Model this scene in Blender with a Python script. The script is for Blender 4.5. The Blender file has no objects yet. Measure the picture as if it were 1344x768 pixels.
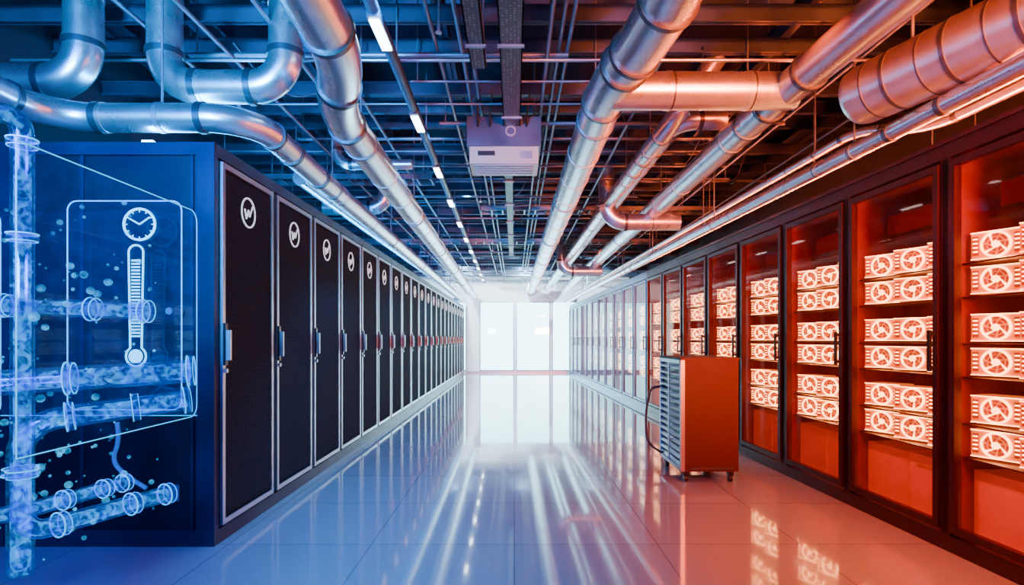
import bpy, math, random
from mathutils import Vector, Matrix
random.seed(7)
scn = bpy.context.scene

# ------------------------------------------------------------------ materials
MATS = {}
def mat(name, col, metal=0.0, rough=0.5, em=None, es=0.0, ior=1.5, noise=None, bump=0.0, nscale=8.0, stretch=(1,1,1), coat=0.0):
    m = bpy.data.materials.new(name); m.use_nodes = True
    nt = m.node_tree; b = nt.nodes['Principled BSDF']
    b.inputs['Base Color'].default_value = (*col, 1)
    b.inputs['Metallic'].default_value = metal
    b.inputs['Roughness'].default_value = rough
    b.inputs['IOR'].default_value = ior
    b.inputs['Coat Weight'].default_value = coat
    if em:
        b.inputs['Emission Color'].default_value = (*em, 1)
        b.inputs['Emission Strength'].default_value = es
    if noise is not None:
        tc = nt.nodes.new('ShaderNodeTexCoord'); mp = nt.nodes.new('ShaderNodeMapping')
        mp.inputs['Scale'].default_value = stretch
        n = nt.nodes.new('ShaderNodeTexNoise'); n.inputs['Scale'].default_value = nscale
        n.inputs['Detail'].default_value = 5
        nt.links.new(tc.outputs['Object'], mp.inputs[0]); nt.links.new(mp.outputs[0], n.inputs['Vector'])
        r = nt.nodes.new('ShaderNodeMapRange')
        r.inputs['To Min'].default_value = 1 - noise; r.inputs['To Max'].default_value = 1 + noise
        r.inputs['From Min'].default_value = .3; r.inputs['From Max'].default_value = .7
        nt.links.new(n.outputs[0], r.inputs[0])
        mx = nt.nodes.new('ShaderNodeVectorMath'); mx.operation = 'SCALE'
        mx.inputs[0].default_value = col
        nt.links.new(r.outputs[0], mx.inputs['Scale']); nt.links.new(mx.outputs[0], b.inputs['Base Color'])
        rr = nt.nodes.new('ShaderNodeMath'); rr.operation = 'MULTIPLY'; rr.inputs[1].default_value = rough
        nt.links.new(r.outputs[0], rr.inputs[0]); nt.links.new(rr.outputs[0], b.inputs['Roughness'])
        if bump:
            bp = nt.nodes.new('ShaderNodeBump'); bp.inputs['Strength'].default_value = bump
            bp.inputs['Distance'].default_value = .01
            nt.links.new(n.outputs[0], bp.inputs['Height']); nt.links.new(bp.outputs[0], b.inputs['Normal'])
    MATS[name] = m
    return m

def glassmat(name, tint, gloss=(1,1,1), em=None, es=0, rough=0.03, k0=.04, k1=.5, emmin=.25, nsc=14):
    m = bpy.data.materials.new(name); m.use_nodes = True; nt = m.node_tree
    for n in list(nt.nodes): nt.nodes.remove(n)
    o = nt.nodes.new('ShaderNodeOutputMaterial'); t = nt.nodes.new('ShaderNodeBsdfTransparent')
    t.inputs[0].default_value = (*tint, 1)
    g = nt.nodes.new('ShaderNodeBsdfGlossy'); g.inputs[0].default_value = (*gloss, 1); g.inputs['Roughness'].default_value = rough
    lw = nt.nodes.new('ShaderNodeLayerWeight'); lw.inputs[0].default_value = .5
    pw = nt.nodes.new('ShaderNodeMath'); pw.operation='POWER'; pw.inputs[1].default_value = 4
    nt.links.new(lw.outputs['Facing'], pw.inputs[0])
    f = nt.nodes.new('ShaderNodeMath'); f.operation='MULTIPLY_ADD'; f.inputs[1].default_value=k1; f.inputs[2].default_value=k0
    nt.links.new(pw.outputs[0], f.inputs[0])
    mx = nt.nodes.new('ShaderNodeMixShader')
    nt.links.new(f.outputs[0], mx.inputs[0]); nt.links.new(t.outputs[0], mx.inputs[1]); nt.links.new(g.outputs[0], mx.inputs[2])
    last = mx
    if em:
        e = nt.nodes.new('ShaderNodeEmission'); e.inputs[0].default_value = (*em, 1)
        n = nt.nodes.new('ShaderNodeTexNoise'); n.inputs['Scale'].default_value = nsc; n.inputs['Detail'].default_value = 6
        n.inputs['Distortion'].default_value = 1.5
        tc = nt.nodes.new('ShaderNodeTexCoord'); nt.links.new(tc.outputs['Object'], n.inputs['Vector'])
        r = nt.nodes.new('ShaderNodeMapRange'); r.inputs['From Min'].default_value = .45; r.inputs['From Max'].default_value = .66
        r.inputs['To Min'].default_value = es*emmin; r.inputs['To Max'].default_value = es*1.6
        nt.links.new(n.outputs[0], r.inputs[0]); nt.links.new(r.outputs[0], e.inputs[1])
        a = nt.nodes.new('ShaderNodeAddShader')
        nt.links.new(mx.outputs[0], a.inputs[0]); nt.links.new(e.outputs[0], a.inputs[1]); last = a
    nt.links.new(last.outputs[0], o.inputs[0])
    MATS[name] = m
    return m

def dotmat(name, c1, c2, scale, metal=.3, rough=.45):
    m = mat(name, c1, metal, rough); nt = m.node_tree; b = nt.nodes['Principled BSDF']
    tc = nt.nodes.new('ShaderNodeTexCoord'); v = nt.nodes.new('ShaderNodeTexVoronoi')
    v.inputs['Scale'].default_value = scale; v.inputs['Randomness'].default_value = 0.15
    nt.links.new(tc.outputs['Object'], v.inputs['Vector'])
    r = nt.nodes.new('ShaderNodeValToRGB'); r.color_ramp.elements[0].position = .25; r.color_ramp.elements[1].position = .5
    r.color_ramp.elements[0].color = (*c1, 1); r.color_ramp.elements[1].color = (*c2, 1)
    nt.links.new(v.outputs['Distance'], r.inputs[0]); nt.links.new(r.outputs[0], b.inputs['Base Color'])
    return m

ALU = mat('brushed_aluminium', (.78,.80,.84), .92, .28, noise=.05, nscale=3, stretch=(3,.6,3))
ALUD = mat('duct_wrap', (.72,.62,.58), .85, .36, noise=.08, nscale=9)
BAND = mat('clamp_band', (.12,.13,.16), .8, .35)
STEEL = mat('dark_steel', (.055,.085,.15), .5, .45, noise=.2, nscale=4)
STEEL2 = mat('grey_steel', (.22,.28,.36), .7, .4, noise=.2, nscale=6)
SLAB = mat('dark_concrete', (.010,.014,.032), 0, .8, noise=.3, nscale=2)
SIDEW = mat('charcoal_wall_paint', (.015,.02,.035), 0, .7, noise=.2, nscale=2)
NAVY = mat('navy_powdercoat', (.010,.008,.055), .2, .4, noise=.15, nscale=4)
NAVY2 = mat('navy_inner', (.003,.003,.022), .2, .4)
MESHB = dotmat('perforated_black', (.001,.0015,.003), (.022,.027,.042), 38, 0, .8)
MESHB.node_tree.nodes['Principled BSDF'].inputs['Specular IOR Level'].default_value=.05
SILV = mat('silver_trim', (.55,.58,.66), .9, .3)
BLACK = mat('black_plastic', (.015,.015,.02), .1, .3)
ICON = mat('white_print', (.9,.92,.95), 0, .5, em=(.85,.92,1), es=.9)
TRAY = dotmat('perforated_tray', (.42,.42,.44), (.05,.05,.06), 45, .6, .45)
TUBE = mat('led_tube', (1,1,1), 0, .3, em=(.7,.9,1), es=16)
WHITEP = mat('grey_enamel', (.34,.42,.36), .1, .4)
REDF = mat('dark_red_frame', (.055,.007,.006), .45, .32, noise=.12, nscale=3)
REDI = mat('red_cast_interior', (.24,.008,.004), .1, .5)  # red cast inside the cabinets put into the wall colour
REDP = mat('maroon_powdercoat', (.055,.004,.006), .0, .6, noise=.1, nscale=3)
GREYF = mat('far_lit_frame', (.16,.24,.40), .45, .32)  # copy of the cabinet frame with the far white light in its colour
GREYI = mat('far_lit_interior', (.5,.3,.3), .1, .5)  # interior copy with the paler far light in its colour
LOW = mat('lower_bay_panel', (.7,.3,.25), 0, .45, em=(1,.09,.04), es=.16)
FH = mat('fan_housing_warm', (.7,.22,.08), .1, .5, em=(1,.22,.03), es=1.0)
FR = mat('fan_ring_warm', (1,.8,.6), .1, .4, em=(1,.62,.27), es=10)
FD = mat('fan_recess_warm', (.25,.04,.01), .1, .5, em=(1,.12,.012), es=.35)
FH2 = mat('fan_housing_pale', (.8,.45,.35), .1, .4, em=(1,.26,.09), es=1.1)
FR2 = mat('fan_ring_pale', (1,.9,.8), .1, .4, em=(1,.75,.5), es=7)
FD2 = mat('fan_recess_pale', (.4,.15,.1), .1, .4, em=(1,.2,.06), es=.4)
REDGLOW = mat('red_added_glow', (1,.2,.1), 0, .4, em=(1,.035,.006), es=18)  # glow added out of sight to redden the cabinet interior
REDSTRIP = mat('red_added_uplight', (1,.3,.2), 0, .4, em=(1,.10,.015), es=170)  # uplight added on the cabinet tops to redden the pipes
BLUESTRIP = mat('blue_added_uplight', (.2,.4,1), 0, .4, em=(.0,.36,1), es=90)  # hidden uplight added on the rack tops to light the pipes blue
PALESTRIP = mat('pale_added_glow', (.8,.8,1), 0, .4, em=(1,.30,.15), es=14)  # added glow for the far cabinets, on top and inside
GLASSR = glassmat('red_haze_glass', (1,.58,.38), (1,.5,.4), em=(1,.05,.01), es=.06, k0=.04, k1=.40, emmin=.5, nsc=2.5)  # red haze of the bay put into the glass tint and faint emission
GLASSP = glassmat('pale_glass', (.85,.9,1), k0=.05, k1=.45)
GLASSW = glassmat('window_glass', (.96,.99,1))
GLASSB = glassmat('blue_tank_glass', (.74,.92,1), (.1,.5,1), em=(.0,.13,1), es=.04, k0=.03, k1=.3, emmin=.5, nsc=5)
TUBEG = glassmat('blue_glass_tube', (.06,.70,1), (.0,.6,1), em=(0,.46,1), es=.08, rough=.08, k0=.06, k1=1.0)
WATER = glassmat('glowing_coolant', (.0,.5,1), (.0,.6,1), em=(0,.52,1), es=.72, k1=.3, emmin=.05, nsc=18)
RIM = mat('glass_edge_glow', (.0,.3,1), 0, .2, em=(.0,.60,1), es=1.5)
HOLO = mat('display_ink', (.5,.9,1), 0, .3, em=(.08,.80,1), es=2.2)
BUB = glassmat('bubble_film', (.3,.85,1), (.0,.85,1), em=(.0,.58,1), es=.5, k1=1.0)
WALL = mat('white_wall_paint', (.84,.9,.95), 0, .6, noise=.04, nscale=3)
CABLE = mat('cable_rubber', (.03,.02,.03), 0, .5)
BCABLE = mat('blue_cable', (.03,.2,.5), 0, .4, em=(.0,.25,.9), es=.3)

# floor
FL = mat('polished_floor_tiles', (.7,.75,.8), 0, .09, ior=1.75, coat=.8)
nt = FL.node_tree; b = nt.nodes['Principled BSDF']
b.inputs['Coat Roughness'].default_value=.035
tc = nt.nodes.new('ShaderNodeTexCoord'); br = nt.nodes.new('ShaderNodeTexBrick')
br.offset = 0; br.squash = 1
br.inputs['Scale'].default_value = 1.0; br.inputs['Mortar Size'].default_value = .004
br.inputs['Brick Width'].default_value = .8; br.inputs['Row Height'].default_value = .8
br.inputs['Color1'].default_value = (.36,.44,.51,1); br.inputs['Color2'].default_value = (.40,.48,.55,1)
br.inputs['Mortar'].default_value = (.20,.26,.32,1)
nt.links.new(tc.outputs['Object'], br.inputs['Vector']); nt.links.new(br.outputs['Color'], b.inputs['Base Color'])
n = nt.nodes.new('ShaderNodeTexNoise'); n.inputs['Scale'].default_value = 1.6; nt.links.new(tc.outputs['Object'], n.inputs['Vector'])
r = nt.nodes.new('ShaderNodeMapRange'); r.inputs['To Min'].default_value = .05; r.inputs['To Max'].default_value = .14
nt.links.new(n.outputs[0], r.inputs[0]); nt.links.new(r.outputs[0], b.inputs['Roughness'])

# ------------------------------------------------------------------ mesh builder
class MB:
    def __init__(s): s.v=[]; s.f=[]; s.m=[]; s.sm=[]; s.mats=[]; s.M=None
    def mi(s, m):
        if m not in s.mats: s.mats.append(m)
        return s.mats.index(m)
    def add(s, vs, fs, m, smooth=False):
        o=len(s.v)
        if s.M is not None: vs=[s.M@Vector(v) for v in vs]
        s.v += [tuple(v) for v in vs]; k=s.mi(m)
        for f in fs: s.f.append([o+i for i in f]); s.m.append(k); s.sm.append(smooth)
    def box(s, a, b, m, bev=0.0):
        x0,x1=sorted((a[0],b[0])); y0,y1=sorted((a[1],b[1])); z0,z1=sorted((a[2],b[2]))
        s.add([(x0,y0,z0),(x1,y0,z0),(x1,y1,z0),(x0,y1,z0),(x0,y0,z1),(x1,y0,z1),(x1,y1,z1),(x0,y1,z1)],
              [(0,3,2,1),(4,5,6,7),(0,1,5,4),(1,2,6,5),(2,3,7,6),(3,0,4,7)], m)
    def sweep(s, pts, r, m, seg=20, caps=True):
        pts=[Vector(p) for p in pts]; n=len(pts)
        rs = r if isinstance(r,(list,tuple)) else [r]*n
        T=[]
        for i in range(n):
            a=pts[max(i-1,0)]; c=pts[min(i+1,n-1)]; T.append((c-a).normalized())
        up=Vector((0,0,1)) if abs(T[0].z)<.9 else Vector((1,0,0))
        N=T[0].cross(up).normalized(); vs=[]
        for i in range(n):
            if i>0:
                q=T[i-1].rotation_difference(T[i]); N=(q@N).normalized()
            B=T[i].cross(N)
            for k in range(seg):
                a=2*math.pi*k/seg; vs.append(pts[i]+(N*math.cos(a)+B*math.sin(a))*rs[i])
        fs=[]
        for i in range(n-1):
            for k in range(seg):
                k2=(k+1)%seg; fs.append((i*seg+k,i*seg+k2,(i+1)*seg+k2,(i+1)*seg+k))
        s.add(vs,fs,m,True)
        if caps:
            s.add(vs[:seg],[tuple(range(seg))[::-1]],m); s.add(vs[-seg:],[tuple(range(seg))],m)
    def cyl(s,a,b,r,m,seg=20): s.sweep([a,b],r,m,seg)
    def band(s, c, t, r, w, m, seg=20):
        c=Vector(c); t=Vector(t).normalized(); s.cyl(c-t*w/2,c+t*w/2,r,m,seg)
    def ring(s, c, nrm, ri, ro, th, m, seg=24):
        c=Vector(c); n=Vector(nrm).normalized(); up=Vector((0,0,1)) if abs(n.z)<.9 else Vector((1,0,0))
        u=n.cross(up).normalized(); w=n.cross(u); vs=[]
        for k in range(seg):
            a=2*math.pi*k/seg; d=u*math.cos(a)+w*math.sin(a)
            vs += [c+d*ri, c+d*ro, c+d*ri+n*th, c+d*ro+n*th]
        fs=[]
        for k in range(seg):
            i=4*k; j=4*((k+1)%seg)
            fs += [(i+2,i+3,j+3,j+2),(i+1,j+1,j+3,i+3),(i,i+2,j+2,j),(i,j,j+1,i+1)]
        s.add(vs,fs,m)
    def sphere(s,c,r,m,seg=10,rg=6):
        vs=[];fs=[]
        for i in range(rg+1):
            p=math.pi*i/rg
            for k in range(seg):
                a=2*math.pi*k/seg; vs.append((c[0]+r*math.sin(p)*math.cos(a),c[1]+r*math.sin(p)*math.sin(a),c[2]+r*math.cos(p)))
        for i in range(rg):
            for k in range(seg):
                k2=(k+1)%seg; fs.append((i*seg+k,(i+1)*seg+k,(i+1)*seg+k2,i*seg+k2))
        s.add(vs,fs,m,True)
    def mesh(s,name):
        me=bpy.data.meshes.new(name); me.from_pydata(s.v,[],s.f)
        for m in s.mats: me.materials.append(m)
        me.polygons.foreach_set('material_index',s.m); me.polygons.foreach_set('use_smooth',s.sm)
        me.update(); return me
    def obj(s,name,parent=None,loc=None,rotz=0):
        return place(s.mesh(name),name,parent,loc,rotz)
def place(me,name,parent=None,loc=None,rotz=0):
    o=bpy.data.objects.new(name,me); scn.collection.objects.link(o)
    if loc: o.location=loc
    o.rotation_euler[2]=rotz
    if parent: o.parent=parent
    return o
def empty(name,loc=(0,0,0)):
    o=bpy.data.objects.new(name,None); scn.collection.objects.link(o); o.location=loc; return o

def fillet(pts,R,st=8):
    pts=[Vector(p) for p in pts]; out=[pts[0]]
    for i in range(1,len(pts)-1):
        p=pts[i]; a=pts[i-1]-p; c=pts[i+1]-p
        t=min(R,a.length*.49,c.length*.49); A=p+a.normalized()*t; C=p+c.normalized()*t
        for k in range(st+1):
            u=k/st; w=.56
            A1=A+(p-A)*w; C1=C+(p-C)*w
            out.append(A*(1-u)**3+A1*3*u*(1-u)**2+C1*3*u*u*(1-u)+C*u**3)
    out.append(pts[-1]); return out

CEIL=3.9
def pipe(name, pts, r, R=.25, m=ALU, bandm=BAND, step=1.2, hang=True, flange=True, seg=24, hangstep=2.4, start=.4):
    b=MB(); path=fillet(pts,R); b.sweep(path,r,m,seg)
    P=[Vector(p) for p in pts]
    for i in range(len(P)-1):
        a,c=P[i],P[i+1]; L=(c-a).length; t=(c-a).normalized()
        d0 = min(R,L*.49) if i>0 else start
        d1 = L-(min(R,L*.49) if i<len(P)-2 else .1)
        if flange and i>0 : b.band(a+t*d0,t,r*1.10,.035,bandm,seg); b.band(a+t*(d0+.03),t,r*1.05,.02,m,seg)
        if flange and i<len(P)-2: b.band(a+t*d1,t,r*1.10,.035,bandm,seg)
        d=d0+step*.5
        while d<d1-.2:
            b.band(a+t*d,t,r*1.035,.03,m,seg); b.band(a+t*(d+.024),t,r*1.02,.010,bandm,seg)
            d+=step
        if hang and abs(t.z)<.3:
            d=d0+.35
            while d<d1:
                q=a+t*d; b.cyl((q.x,q.y,q.z),(q.x,q.y,CEIL),.007,STEEL2,6); b.band(q,t,r*1.06,.03,STEEL2,seg); d+=hangstep
    return b.obj(name)

# ------------------------------------------------------------------ room
Y0,Y1=-2.0,19.4; XL,XR=-3.4,3.9
b=MB(); b.box((XL-.2,Y0-.2,-.1),(XR+.2,Y1+.2,0),FL); b.obj('floor')
b=MB(); b.box((XL-.2,Y0-.2,CEIL),(XR+.2,Y1+.2,CEIL+.1),SLAB); b.obj('ceiling')
b=MB(); b.box((XL-.2,Y0,0),(XL,Y1+.2,CEIL),SIDEW); b.obj('wall_left')
b=MB(); b.box((XR,Y0,0),(XR+.2,Y1+.2,CEIL),SIDEW); b.obj('wall_right')
b=MB(); b.box((XL,Y0-.2,0),(XR,Y0,CEIL),SIDEW); b.obj('wall_front')
b=MB()
wins=[(-2.75,-1.62),(-1.18,.0),(.06,1.22),(1.28,2.45)]
ZB,ZT=.06,2.42
b.box((XL,Y1,0),(XR,Y1+.2,ZB),WALL); b.box((XL,Y1,ZT),(XR,Y1+.2,CEIL),WALL)
xs=[XL]+[v for w in wins for v in w]+[XR]
for i in range(0,len(xs),2): b.box((xs[i],Y1,ZB),(xs[i+1],Y1+.2,ZT),WALL)
b.obj('wall_back')
for i,(a,c) in enumerate(wins):
    b=MB(); y=Y1+.0; f=.035
    b.box((a,y,ZB),(a+f,y+.06,ZT),STEEL2); b.box((c-f,y,ZB),(c,y+.06,ZT),STEEL2)
    b.box((a,y,ZB),(c,y+.06,ZB+f),STEEL2); b.box((a,y,ZT-f),(c,y+.06,ZT),STEEL2)
    b.box((a+f,y+.025,ZB+f),(c-f,y+.03,ZT-f),GLASSW)
    b.obj('window_%d'%(i+1))
b=MB(); b.box((-1.6,Y1-.02,0),(1.8,Y1,.055),SILV); b.obj('baseboard_back')

# ------------------------------------------------------------------ ceiling steel work
b=MB()
y=0.2
k=0
while y<Y1:
    z=3.16+.05*(k%3)
    b.box((XL,y,z),(XR,y+.05,z+.012),STEEL); b.box((XL,y+.018,z),(XR,y+.03,z+.11),STEEL); b.box((XL,y,z+.10),(XR,y+.05,z+.112),STEEL)
    y+=.5; k+=1
for x in (-3.0,-2.3,-1.7,-.55,.25,1.0,1.95,2.6,3.2):
    b.box((x,Y0,3.36),(x+.07,Y1,3.37),STEEL); b.box((x+.03,Y0,3.36),(x+.04,Y1,3.5),STEEL); b.box((x,Y0,3.49),(x+.07,Y1,3.5),STEEL)
for i in range(11):
    yy=1.0+i*1.8
    b.box((XL,yy,3.55),(XR,yy+.14,3.9),STEEL)
b.obj('ceiling_steel_grid')
b=MB()
for i in range(48):
    yy=3.9+i*.33+random.uniform(-.1,.1); z=random.choice((3.02,3.07,3.12,3.3))
    x0=random.uniform(-3.3,-.5); x1=random.uniform(.2,3.6)
    b.cyl((x0,yy,z),(x1,yy,z),random.choice((.009,.012,.018)),STEEL2,8)
    b.cyl((x0+.05,yy,z),(x0+.05,yy,CEIL),.006,STEEL2,6); b.cyl((x1-.05,yy,z),(x1-.05,yy,CEIL),.006,STEEL2,6)
for x,z in ((-2.3,3.1),(-1.9,3.05),(-1.45,3.03),(-.52,3.1),(-.35,3.08),(-.28,3.08),(.22,3.04),(.3,3.1),(.36,3.1),(1.0,3.05),(1.95,3.0),(2.1,3.0),(2.4,3.1),(2.75,2.95),(-1.25,3.12)):
    b.cyl((x,1.5,z),(x,Y1,z),.014,STEEL2,8)
b.cyl((-3.3,3.75,2.98),(3.5,3.75,2.98),.012,SILV,8)
for i in range(26):
    x=random.uniform(-2.8,3.0); yy=random.uniform(4,14); dx=random.uniform(-.6,.6); dy=random.uniform(.3,1.0)
    b.sweep(fillet([(x,yy,3.3),(x+dx*.4,yy+dy*.4,3.0),(x+dx,yy+dy,3.3)],.3),.006,BLACK if i%2 else STEEL2,6)
for i in range(14):
    x=(-.45,.8,-2.1,2.15)[i%4]; yy=3.4+i*1.05
    b.cyl((x,yy,2.98),(x,yy,3.2),.008,SILV,6); b.cyl((x,yy,2.97),(x,yy,2.98),.02,SILV,10)
b.obj('electrical_conduit')
for x0,x1,yy,z in ((-2.9,-.95,6.6,3.0),(-.5,2.9,8.3,3.02),(-3,3.0,11.0,3.02)):
    b=MB()
    b.box((x0,yy,z),(x0+.01,yy+.3,z+.05),TRAY); b.box((x0,yy,z),(x1,yy+.01,z+.06),STEEL2); b.box((x0,yy+.29,z),(x1,yy+.3,z+.06),STEEL2)
    x=x0
    while x<x1: b.box((x,yy,z),(x+.02,yy+.3,z+.012),STEEL2); x+=.16
    for x in (x0+.1,(x0+x1)/2,x1-.1): b.cyl((x,yy+.005,z+.03),(x,yy+.005,CEIL),.006,STEEL2,6); b.cyl((x,yy+.295,z+.03),(x,yy+.295,CEIL),.006,STEEL2,6)
    b.obj('cable_ladder')

# ------------------------------------------------------------------ aluminium pipes
pipe('aluminium_duct',[(-.80,.9,2.54),(-.86,2.9,2.56),(-1.09,3.45,2.55),(-1.34,18.6,2.55)],.115,.3,step=.75)
pipe('coolant_pipe',[(-2.62,1.5,2.40),(-2.62,3.23,2.40),(-1.48,3.23,2.40),(-1.5,4.1,2.39),(-1.66,18.6,2.39)],.08,.28,step=1.1)
pipe('coolant_pipe',[(-2.11,3.45,CEIL),(-2.11,3.45,2.67),(-1.38,3.45,2.67),(-1.38,3.45,CEIL)],.098,.2,step=.6,hang=False)
pipe('coolant_pipe',[(-3.38,3.45,2.70),(-2.6,3.45,2.70),(-2.6,3.45,CEIL)],.105,.22,step=.6,hang=False)
pipe('coolant_pipe',[(-1.95,5.2,2.62),(-1.9,18.6,2.62)],.07,.2,step=1.4)
pipe('coolant_pipe',[(-2.4,7.2,2.80),(-1.62,7.2,2.80),(-1.62,7.2,CEIL)],.09,.2,step=.8,hang=False)
pipe('coolant_pipe',[(-1.75,5.6,CEIL),(-1.75,5.6,2.86),(-1.0,5.6,2.86)],.05,.15,step=.8,hang=False)
pipe('aluminium_duct',[(.80,.9,2.75),(.72,2.95,2.75),(.60,3.6,2.75),(.55,18.6,2.75)],.135,.25,step=.7)
pipe('coolant_pipe',[(.62,3.62,2.72),(1.78,3.62,2.72)],.115,.2,step=.5,start=.1,hang=False)
pipe('coolant_pipe',[(1.84,.9,2.72),(1.72,3.6,2.72),(1.60,18.6,2.72)],.105,.25,step=1.3)
b=MB()
a=Vector((2.66,1.7,2.62)); c=Vector((2.06,3.45,2.60)); t=(c-a).normalized(); L=(c-a).length
e=c
b.sweep([a-t*1.2,c-t*.06,c-t*.02,c,c+t*.01],[.17,.17,.16,.13,.06],ALUD,32)
d=-1.0
while d<L-.05:
    b.band(a+t*d,t,.174,.02,BAND,32); b.band(a+t*(d+.13),t,.173,.008,BAND,32); d+=.32
for d in (.3,1.5):
    q=a+t*d; b.cyl(q,(q.x,q.y,CEIL),.01,STEEL2,6)
b.obj('insulated_duct')
pipe('red_side_pipe',[(2.36,.9,2.38),(2.25,3.2,2.38),(2.02,10,2.38),(1.74,18.6,2.38)],.052,.2,step=1.5)
pipe('red_side_pipe',[(2.60,.9,2.40),(2.47,3.4,2.40),(2.36,3.9,2.58),(1.9,18.6,2.58)],.03,.2,step=1.5)
pipe('red_side_pipe',[(1.98,4.2,2.85),(1.86,18.6,2.85)],.035,.2,step=1.5)
pipe('red_side_pipe',[(2.72,2.6,2.62),(2.62,4.4,2.62),(2.1,18.6,2.7)],.045,.2,step=1.5)
pipe('coolant_pipe',[(1.75,4.75,2.97),(1.36,4.75,2.97),(1.34,5.2,2.95),(1.20,18.6,2.9)],.08,.18,step=1.3)
pipe('coolant_pipe',[(1.55,4.35,3.3),(1.20,4.45,2.80),(1.17,5.4,2.80),(1.02,18.6,2.78)],.075,.18,step=1.3)
pipe('coolant_pipe',[(1.12,7.0,3.3),(1.14,7.0,2.58),(2.02,7.0,2.58)],.10,.22,step=.6,hang=False)
pipe('coolant_pipe',[(.98,11.8,3.2),(.98,11.8,2.55),(1.8,11.8,2.55)],.11,.22,step=.6,hang=False)

# ------------------------------------------------------------------ trays, cassette unit, LED track
def tray(name,x,w,z,y0,y1):
    b=MB(); b.box((x-w/2,y0,z),(x+w/2,y1,z+.008),TRAY); b.box((x-w/2,y0,z),(x-w/2+.008,y1,z+.06),TRAY); b.box((x+w/2-.008,y0,z),(x+w/2,y1,z+.06),TRAY)
    y=y0+.1
    while y<y1:
        for sx in (-1,1): b.cyl((x+sx*(w/2-.004),y,z+.03),(x+sx*(w/2-.004),y,CEIL),.005,STEEL2,6)
        b.box((x-w/2-.01,y-.01,z-.015),(x+w/2+.01,y+.01,z),STEEL2); y+=1.1
    return b.obj(name)
tray('cable_tray',-.02,.14,2.90,2.2,4.70)
tray('cable_tray',-.23,.10,2.90,2.2,3.7)
tray('cable_tray',-.06,.10,2.90,5.12,12)
tray('cable_tray',3.0,.3,2.32,.5,4.9)
b=MB()
b.box((-.37,4.72,2.60),(.20,5.08,2.74),WHITEP); b.box((-.39,4.70,2.74),(.22,5.10,2.98),STEEL)
b.box((-.30,4.705,2.665),(-.16,4.72,2.70),BLACK); b.box((.05,4.712,2.64),(.15,4.72,2.70),STEEL2)
b.ring((-.03,4.70,2.86),(0,-1,0),.03,.045,.01,SILV)
for i in range(5): b.box((-.33,4.74+i*.065,2.592),(.16,4.76+i*.065,2.60),STEEL2)
for x in (-.34,.17):
    for y in (4.76,5.04): b.cyl((x,y,2.95),(x,y,CEIL),.008,STEEL2,6)
for x in (-.3,-.2,.1): b.sweep(fillet([(x,4.70,2.9),(x,4.6,2.95),(x+.03,4.55,3.15)],.08),.008,BLACK,8)
b.obj('ceiling_air_unit')
b=MB()
xt=lambda y:-.76-.012*(y-3)
b.sweep([(xt(1),1,2.93),(xt(18),18,2.93)],.038,STEEL,8)
y=3.1
while y<17:
    b.box((xt(y)-.028,y,2.875),(xt(y)+.028,y+.32,2.9),TUBE); b.box((xt(y)-.035,y-.03,2.885),(xt(y)+.035,y+.35,2.93),STEEL2)
    b.cyl((xt(y),y+.6,2.93),(xt(y),y+.6,CEIL),.007,STEEL2,6); y+=1.35
b.obj('led_track_light')

# ------------------------------------------------------------------ left black racks
LX=-1.66; LP=.74; LY=3.19; H=2.24; D=1.3
def leftrack():
    b=MB()
    b.box((-D,.0,.0),(-.03,LP,.07),NAVY2)
    b.box((-D,.0,.07),(-.02,LP,H),NAVY)
    b.box((-.02,.0,H-.07),(.0,LP,H),NAVY); b.box((-.02,0,0),(0,LP,.08),NAVY)
    b.box((-.02,.0,.08),(.0,.018,H-.07),NAVY); b.box((-.02,LP-.018,.08),(.0,LP,H-.07),NAVY)
    y0,y1,z0,z1=.03,LP-.03,.10,H-.09
    w=.03
    b.box((-.02,y0,z0),(.018,y0+w,z1),SILV); b.box((-.02,y1-w,z0),(.018,y1,z1),SILV)
    b.box((-.02,y0+w,z0),(.018,y1-w,z0+w),SILV); b.box((-.02,y0+w,z1-w),(.018,y1-w,z1),SILV)
    b.box((-.02,y0+w,z0+w),(.006,y1-w,z1-w),MESHB)
    b.box((-.02,y0+w+.018,z0+w+.02),(.012,y1-w-.018,z1-w-.02),MESHB)
    b.box((.018,y0+.004,1.0),(.03,y0+.034,1.24),BLACK); b.box((.03,y0+.008,1.03),(.055,y0+.026,1.2),SILV)
    b.box((.03,y0+.01,1.03),(.04,y0+.028,1.06),SILV); b.cyl((.02,y0+.018,.97),(.035,y0+.018,.97),.013,SILV,12)
    for zz in (.3,1.9): b.cyl((.006,y1-.004,zz-.05),(.006,y1-.004,zz+.05),.011,SILV,10)
    cy=LP*.47; cz=1.93; x=.012
    b.ring((x,cy,cz),(1,0,0),.084,.093,.006,ICON,32)
    P=[(-.052,.015),(-.030,-.042),(-.004,.016),(.014,-.022),(.052,.048)]
    for i in range(len(P)-1):
        b.sweep([(x+.004,cy+P[i][0],cz+P[i][1]),(x+.004,cy+P[i+1][0],cz+P[i+1][1])],.0048,ICON,6)
    b.box((-.42,.0,H),(-.36,LP,H+.02),BLUESTRIP)  # added uplight strip, out of view
    return b.mesh('server_rack')
LM=leftrack()
for i in range(21):
    o=place(LM,'server_rack',loc=(LX,LY+i*LP,0))
b=MB()
yc=LY
b.box((LX-D,yc-.03,0),(LX,yc-.001,.09),NAVY); b.box((LX-D,yc-.03,H-.07),(LX,yc-.001,H),NAVY)
b.box((LX-.10,yc-.03,.09),(LX,yc-.001,H-.07),NAVY); b.box((LX-D,yc-.03,.09),(LX-D+.2,yc-.001,H-.07),NAVY)
b.box((LX-D+.2,yc-.012,.09),(LX-.10,yc-.001,H-.07),NAVY2)
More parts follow.
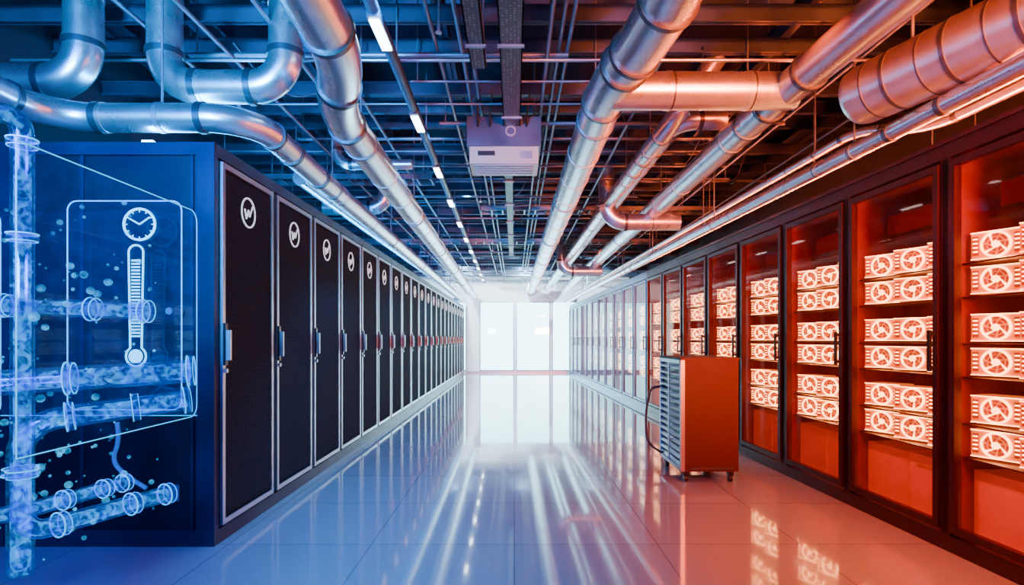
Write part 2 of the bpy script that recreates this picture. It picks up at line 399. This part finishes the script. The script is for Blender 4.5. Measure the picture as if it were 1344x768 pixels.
b.box((LX-.135,yc-.022,.09),(LX-.12,yc-.012,H-.07),NAVY); b.box((LX-.75,yc-.02,.09),(LX-.73,yc-.012,H-.07),NAVY)
b.box((LX-.26,yc-.02,.25),(LX-.2,yc-.012,.34),SILV)
b.obj('rack_end_panel')

# ------------------------------------------------------------------ right glass cabinets
RP=.87; RO=Vector((2.345,3.11,0)); TH=.0345
def rightcab(F,I,G,fh,fr,fd,glow,low,top):
    b=MB(); D=1.0; HH=2.24
    b.box((.0,0,0),(D,RP,.09),F); b.box((0,0,HH-.11),(D,RP,HH),F); b.box((-.012,0,HH-.03),(0,RP,HH-.01),F)
    b.box((0,0,.09),(.62,.02,HH-.11),F); b.box((0,RP-.02,.09),(.62,RP,HH-.11),F)
    b.box((0,0,.09),(.05,.032,HH-.11),F); b.box((0,RP-.032,.09),(.05,RP,HH-.11),F)
    b.box((.6,.0,.09),(.64,RP,HH-.11),I)
    b.box((.06,.02,.09),(.6,.025,HH-.11),I); b.box((.06,RP-.025,.09),(.6,RP-.02,HH-.11),I)
    b.box((.06,.02,.09),(.6,RP-.02,.1),I); b.box((.06,.02,HH-.12),(.6,RP-.02,HH-.11),I)
    y0,y1,z0,z1=.038,RP-.038,.11,HH-.13
    w=.038
    for a,c in (((-.012,y0,z0),(.028,y0+w,z1)),((-.012,y1-w,z0),(.028,y1,z1)),((-.012,y0+w,z0),(.028,y1-w,z0+w)),((-.012,y0+w,z1-w),(.028,y1-w,z1))):
        b.box(a,c,F)
    b.add([(.008,y0+w,z0+w),(.008,y1-w,z0+w),(.008,y1-w,z1-w),(.008,y0+w,z1-w)],[(3,2,1,0)],G)
    b.box((-.05,y0+.012,.97),(-.035,y0+.032,1.2),BLACK); b.box((-.04,y0+.014,.98),(-.012,y0+.03,1.0),BLACK); b.box((-.04,y0+.014,1.17),(-.012,y0+.03,1.19),BLACK)
    # fan modules stand angled in the bay, three to a shelf
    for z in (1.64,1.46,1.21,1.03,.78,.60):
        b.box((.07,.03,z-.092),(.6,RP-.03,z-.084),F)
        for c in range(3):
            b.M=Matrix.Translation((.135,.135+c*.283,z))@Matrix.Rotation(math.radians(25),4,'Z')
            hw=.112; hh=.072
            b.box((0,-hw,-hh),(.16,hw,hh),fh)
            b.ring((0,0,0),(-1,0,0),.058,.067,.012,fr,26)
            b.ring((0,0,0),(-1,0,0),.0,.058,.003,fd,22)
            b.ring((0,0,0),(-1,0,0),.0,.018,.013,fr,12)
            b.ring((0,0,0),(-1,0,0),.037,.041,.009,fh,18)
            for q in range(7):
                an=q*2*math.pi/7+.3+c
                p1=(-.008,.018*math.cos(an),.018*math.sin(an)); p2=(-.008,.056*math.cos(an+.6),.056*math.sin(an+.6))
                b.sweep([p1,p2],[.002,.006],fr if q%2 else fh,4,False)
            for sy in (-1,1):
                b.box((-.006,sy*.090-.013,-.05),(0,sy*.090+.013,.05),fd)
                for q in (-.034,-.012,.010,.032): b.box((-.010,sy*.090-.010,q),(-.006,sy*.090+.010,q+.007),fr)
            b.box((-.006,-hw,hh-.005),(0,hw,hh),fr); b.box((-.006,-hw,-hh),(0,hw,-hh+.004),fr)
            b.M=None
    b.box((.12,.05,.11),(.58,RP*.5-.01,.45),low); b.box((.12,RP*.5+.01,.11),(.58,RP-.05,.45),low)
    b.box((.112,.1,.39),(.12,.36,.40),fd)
    b.box((.08,.027,.2),(.1,.033,HH-.2),glow)  # glowing strip added behind the near post to light the bay
    b.box((.2,.06,1.80),(.58,RP-.06,1.815),F); b.box((.22,.1,1.85),(.55,RP-.1,1.98),I)
    b.box((.10,.0,HH),(.14,RP,HH+.015),top)  # added uplight strip for the pipes above
    return b.mesh('glass_door_server_cabinet')
CN=rightcab(REDF,REDI,GLASSR,FH,FR,FD,REDGLOW,LOW,REDSTRIP)
CM=rightcab(REDF,REDI,GLASSR,FH2,FR2,FD2,REDGLOW,LOW,REDSTRIP)
CF=rightcab(GREYF,GREYI,GLASSP,FH2,FR2,FD2,PALESTRIP,LOW,PALESTRIP)  # far copy, with the paler light of that end in its colours
dv=Vector((-math.sin(TH),math.cos(TH),0))
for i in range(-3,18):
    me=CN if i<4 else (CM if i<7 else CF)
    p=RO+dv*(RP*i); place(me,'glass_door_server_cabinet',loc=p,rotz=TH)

# ------------------------------------------------------------------ mobile cooling unit
b=MB()
x0,x1,y0,y1,z0,z1=1.33,1.79,4.56,5.22,.09,1.0
b.box((x0+.02,y0,z0),(x1,y1,z1-.012),REDP); b.box((x0-.004,y0-.006,z1-.02),(x1+.006,y1+.006,z1),REDP)
b.box((x0-.002,y0-.004,z0),(x0+.03,y0+.03,z1-.02),SILV); b.box((x0-.002,y1-.03,z0),(x0+.03,y1,z1-.02),SILV)
b.box((x0-.002,y0,z0),(x0+.03,y1,z0+.03),SILV); b.box((x0-.002,y0,z1-.05),(x0+.03,y1,z1-.02),SILV)
b.box((x0+.018,y0+.03,z0+.03),(x0+.022,y1-.03,z1-.05),BLACK)
nz=15
for i in range(nz):
    z=z0+.055+i*(z1-z0-.13)/(nz-1)
    b.add([(x0-.006,y0+.03,z-.010),(x0+.014,y0+.03,z+.010),(x0+.014,y1-.03,z+.010),(x0-.006,y1-.03,z-.010),
           (x0-.004,y0+.03,z-.016),(x0+.016,y0+.03,z+.004),(x0+.016,y1-.03,z+.004),(x0-.004,y1-.03,z-.016)],
          [(0,1,2,3),(7,6,5,4),(0,4,5,1),(3,2,6,7),(0,3,7,4),(1,5,6,2)],SILV)
b.box((x0-.012,(y0+y1)/2-.012,z0+.03),(x0-.002,(y0+y1)/2+.012,z1-.05),SILV)
for x in (x0+.05,x1-.05):
    for y in (y0+.05,y1-.05):
        b.box((x-.022,y-.022,.05),(x+.022,y+.022,z0),BLACK); b.cyl((x-.014,y,.028),(x+.014,y,.028),.028,BLACK,14)
b.box((x0+.08,y0-.008,z0+.02),(x1-.04,y0,z0+.035),BAND)
b.sweep(fillet([(x0,5.2,.72),(x0-.08,5.24,.70),(x0-.13,5.25,.45),(x0-.12,5.2,.2),(x0-.02,5.1,.14),(x0+.02,5.1,.14)],.12),.011,CABLE,8)
b.obj('mobile_air_cooler')

# ------------------------------------------------------------------ blue liquid cooling display (left)
root=empty('liquid_cooling_display',(-2.1,2.5,0))
def child(b,name):
    o=b.obj(name); o.parent=root; o.matrix_parent_inverse=Matrix.Translation((2.1,-2.5,0)); return o
b=MB(); X0,X1,ya,yb,za,zb=-2.75,-1.70,1.95,3.06,.74,1.83
b.add([(X1,ya,za),(X1,yb,za),(X1,yb,zb),(X1,ya,zb)],[(0,1,2,3)],GLASSB)
b.add([(X0,yb,za),(X1,yb,za),(X1,yb,zb),(X0,yb,zb)],[(0,1,2,3)],GLASSB)
child(b,'tank_glass')
b=MB(); e=.0025
for x in (X0,X1):
    b.sweep(fillet([(x,ya,zb),(x,yb,zb),(x,yb,za),(x,ya,za)],.06),e,RIM,6)
b.cyl((X0,yb,za),(X1,yb,za),e,RIM,6)
b.cyl((X1,ya,za),(X1,ya,zb),e,RIM,6)
for x in (-2.6,-1.85): b.cyl((x,yb,1.3),(x,3.165,1.3),.02,SILV,10)
child(b,'tank_edges')
yp=2.98; px0,px1,pz0,pz1=-2.33,-1.735,.78,1.87
loop=fillet([(px0+.3,yp,pz1),(px1,yp,pz1),(px1,yp,pz0),(px0,yp,pz0),(px0,yp,pz1),(px0+.3,yp,pz1)],.05)
b=MB(); b.add(loop[:-1],[tuple(range(len(loop)-1))],GLASSB); b.sweep(loop,.0035,RIM,6,False)
child(b,'display_plate')
b=MB(); yi=yp-.012
cx,cz=-1.945,1.745
b.ring((cx,yi,cz),(0,-1,0),.075,.086,.006,HOLO,36)
for a1,l in ((math.radians(150),.06),(math.radians(35),.065)):
    b.sweep([(cx,yi-.003,cz),(cx+l*math.cos(a1),yi-.003,cz+l*math.sin(a1))],.004,HOLO,6)
for q in range(12):
    a1=q*math.pi/6; b.sweep([(cx+.064*math.cos(a1),yi-.003,cz+.064*math.sin(a1)),(cx+.073*math.cos(a1),yi-.003,cz+.073*math.sin(a1))],.003,HOLO,5)
tx=-1.965; zt,zbm,hw=1.60,1.08,.038
out=[]
for k in range(13):
    a1=math.pi*k/12; out.append((tx+hw*math.cos(a1),yi,zt+hw*math.sin(a1)))
for k in range(17):
    a1=math.radians(125)+math.radians(290)*k/16; out.append((tx+.052*math.cos(a1),yi,zbm-.02+.052*math.sin(a1)))
out.append(out[0])
b.sweep(out,.005,HOLO,6,False)
nt_=24
for k in range(nt_):
    z=1.16+k*(1.57-1.16)/nt_; b.box((tx-.022,yi-.004,z),(tx+.022,yi,z+.009),HOLO)
b.ring((tx,yi,zbm-.02),(0,-1,0),0,.036,.005,HOLO,24)
child(b,'thermometer_and_gauge_print')
def gp(name,pts,r,R=.1,caps=(0,1),fl=()):
    b=MB(); path=fillet(pts,R); b.sweep(path,r,TUBEG,22,False); b.sweep(path,r*.72,WATER,16,False)
    P=[Vector(p) for p in pts]
    def fit(c,t):
        b.band(c,t,r*1.32,.03,TUBEG,22); b.ring(c-t*.015,t,r*1.24,r*1.36,.005,RIM,24); b.ring(c+t*.015,t,r*1.2,r*1.28,.003,RIM,24)
    if 0 in caps: fit(P[0],(P[1]-P[0]).normalized())
    if 1 in caps: fit(P[-1],(P[-1]-P[-2]).normalized())
    for i,d in fl:
        t=(P[i+1]-P[i]).normalized(); fit(P[i]+t*d,t)
    return child(b,name)
gp('glass_pipe_riser',[(-2.25,2.3,2.06),(-1.98,2.3,2.06),(-1.98,2.3,.36),(-1.75,2.88,.37)],.040,.09,(1,),((1,.12),(1,.5),(1,1.45),(2,.14),(2,.45)))
gp('glass_pipe_drain',[(-2.3,2.2,.42),(-2.08,2.4,.42),(-1.98,2.9,.42)],.034,.08,(1,),((1,.2),(1,.4)))
gp('glass_pipe_main',[(-2.75,2.35,.93),(-1.62,2.86,.99)],.058,.1,(1,),((0,.35),(0,.75)))
gp('glass_pipe_elbow',[(-2.16,2.5,.12),(-2.16,2.5,.78),(-1.64,2.86,.845)],.050,.13,(1,),((0,.45),(1,.17),(1,.42)))
gp('glass_pipe_upper',[(-2.85,2.86,1.33),(-1.87,2.90,1.29)],.045,.1,(1,),((0,.3),(0,.72)))
b=MB(); b.sweep(fillet([(-2.05,2.95,.72),(-2.04,2.95,.62),(-2.08,2.95,.52),(-2.0,2.95,.44),(-1.9,2.95,.38)],.05),.011,BCABLE,8)
child(b,'coolant_hose')
b=MB()
for i in range(300):
    r_=random.choice((.004,.005,.006,.008,.01,.014,.02)); 
    b.sphere((random.uniform(-2.6,-1.75),random.uniform(2.1,2.93),random.uniform(.3,1.8)),r_*.9,BUB,10,6)
child(b,'water_bubbles')

# ------------------------------------------------------------------ lamps
def spot(name,loc,tgt,col,p,ang=110,size=.05,blend=.8):
    l=bpy.data.lights.new(name,'SPOT'); l.color=col; l.energy=p; l.spot_size=math.radians(ang); l.spot_blend=blend; l.shadow_soft_size=size
    o=bpy.data.objects.new(name,l); scn.collection.objects.link(o); o.location=loc
    o.rotation_euler=(Vector(tgt)-Vector(loc)).to_track_quat('-Z','Y').to_euler(); return o
def area(name,loc,tgt,col,p,sx,sy,spread=70):
    l=bpy.data.lights.new(name,'AREA'); l.shape='RECTANGLE'; l.size=sx; l.size_y=sy; l.color=col; l.energy=p; l.spread=math.radians(spread)
    o=bpy.data.objects.new(name,l); scn.collection.objects.link(o); o.location=loc
    o.rotation_euler=(Vector(tgt)-Vector(loc)).to_track_quat('-Z','Y').to_euler(); return o
BL=(.0,.37,1); RD=(1,.08,.015); WH=(.68,.9,1)
for y in (1.6,3.0,5.0,7.5,10.5):
    spot('blue_ceiling_spot',(-.62,y,3.05),(-1.3,y+.3,0),BL,330,86,.05,1)
    spot('red_ceiling_spot',(1.3,y,3.05),(2.3,y+.3,0),RD,420,80,.05,1)
for y in (9,12,14.5,17):
    spot('white_fill_spot',(.15,y,3.05),(.1,y+.8,0),WH,{9:150,12:340}.get(y,560),100,.05,1)  # fill added to stand in for the white glow at the far end
for x in (-1.6,.3,2.2):
    spot('white_fill_spot',(x,16.2,3.0),(x,19.4,2.4),WH,1000,120,.05,1)  # fill added to brighten the back wall
area('blue_fill_light',(-2.3,-1.2,3.0),(-2.3,3.2,1.4),(.0,.09,1),70,1.4,.6)  # unseen fill lights added behind the camera, blue left and red right
area('red_fill_light',(2.3,-1.2,3.0),(2.4,4,2.2),RD,130,1.4,.6)
area('blue_fill_light',(-1.9,-1.4,1.7),(-1.7,4,3.5),(.0,.38,1),180,1.2,.4,60)  # blue fill added to brighten the ceiling pipes
area('red_fill_light',(2.1,-1.4,1.7),(2.2,4,3.1),(1,.12,.02),290,1.2,.4,62)  # red fill added to brighten the ceiling pipes
area('white_fill_light',(0,-1.4,3.2),(0,6,2.8),WH,6,1.4,.5)  # weak white fill, also added behind the camera

w=bpy.data.worlds.new('sky'); scn.world=w; w.use_nodes=True
bg=w.node_tree.nodes['Background']; bg.inputs[0].default_value=(.45,.88,1,1); bg.inputs[1].default_value=10.0

# ------------------------------------------------------------------ camera
cam=bpy.data.cameras.new('camera'); co=bpy.data.objects.new('camera',cam); scn.collection.objects.link(co)
cam.sensor_width=36; cam.lens=36*750/1344; cam.shift_x=-3/1344; cam.shift_y=61/1344; cam.clip_start=.05
co.location=(0,0,1.15); co.rotation_euler=(math.radians(90),0,0)
scn.camera=co
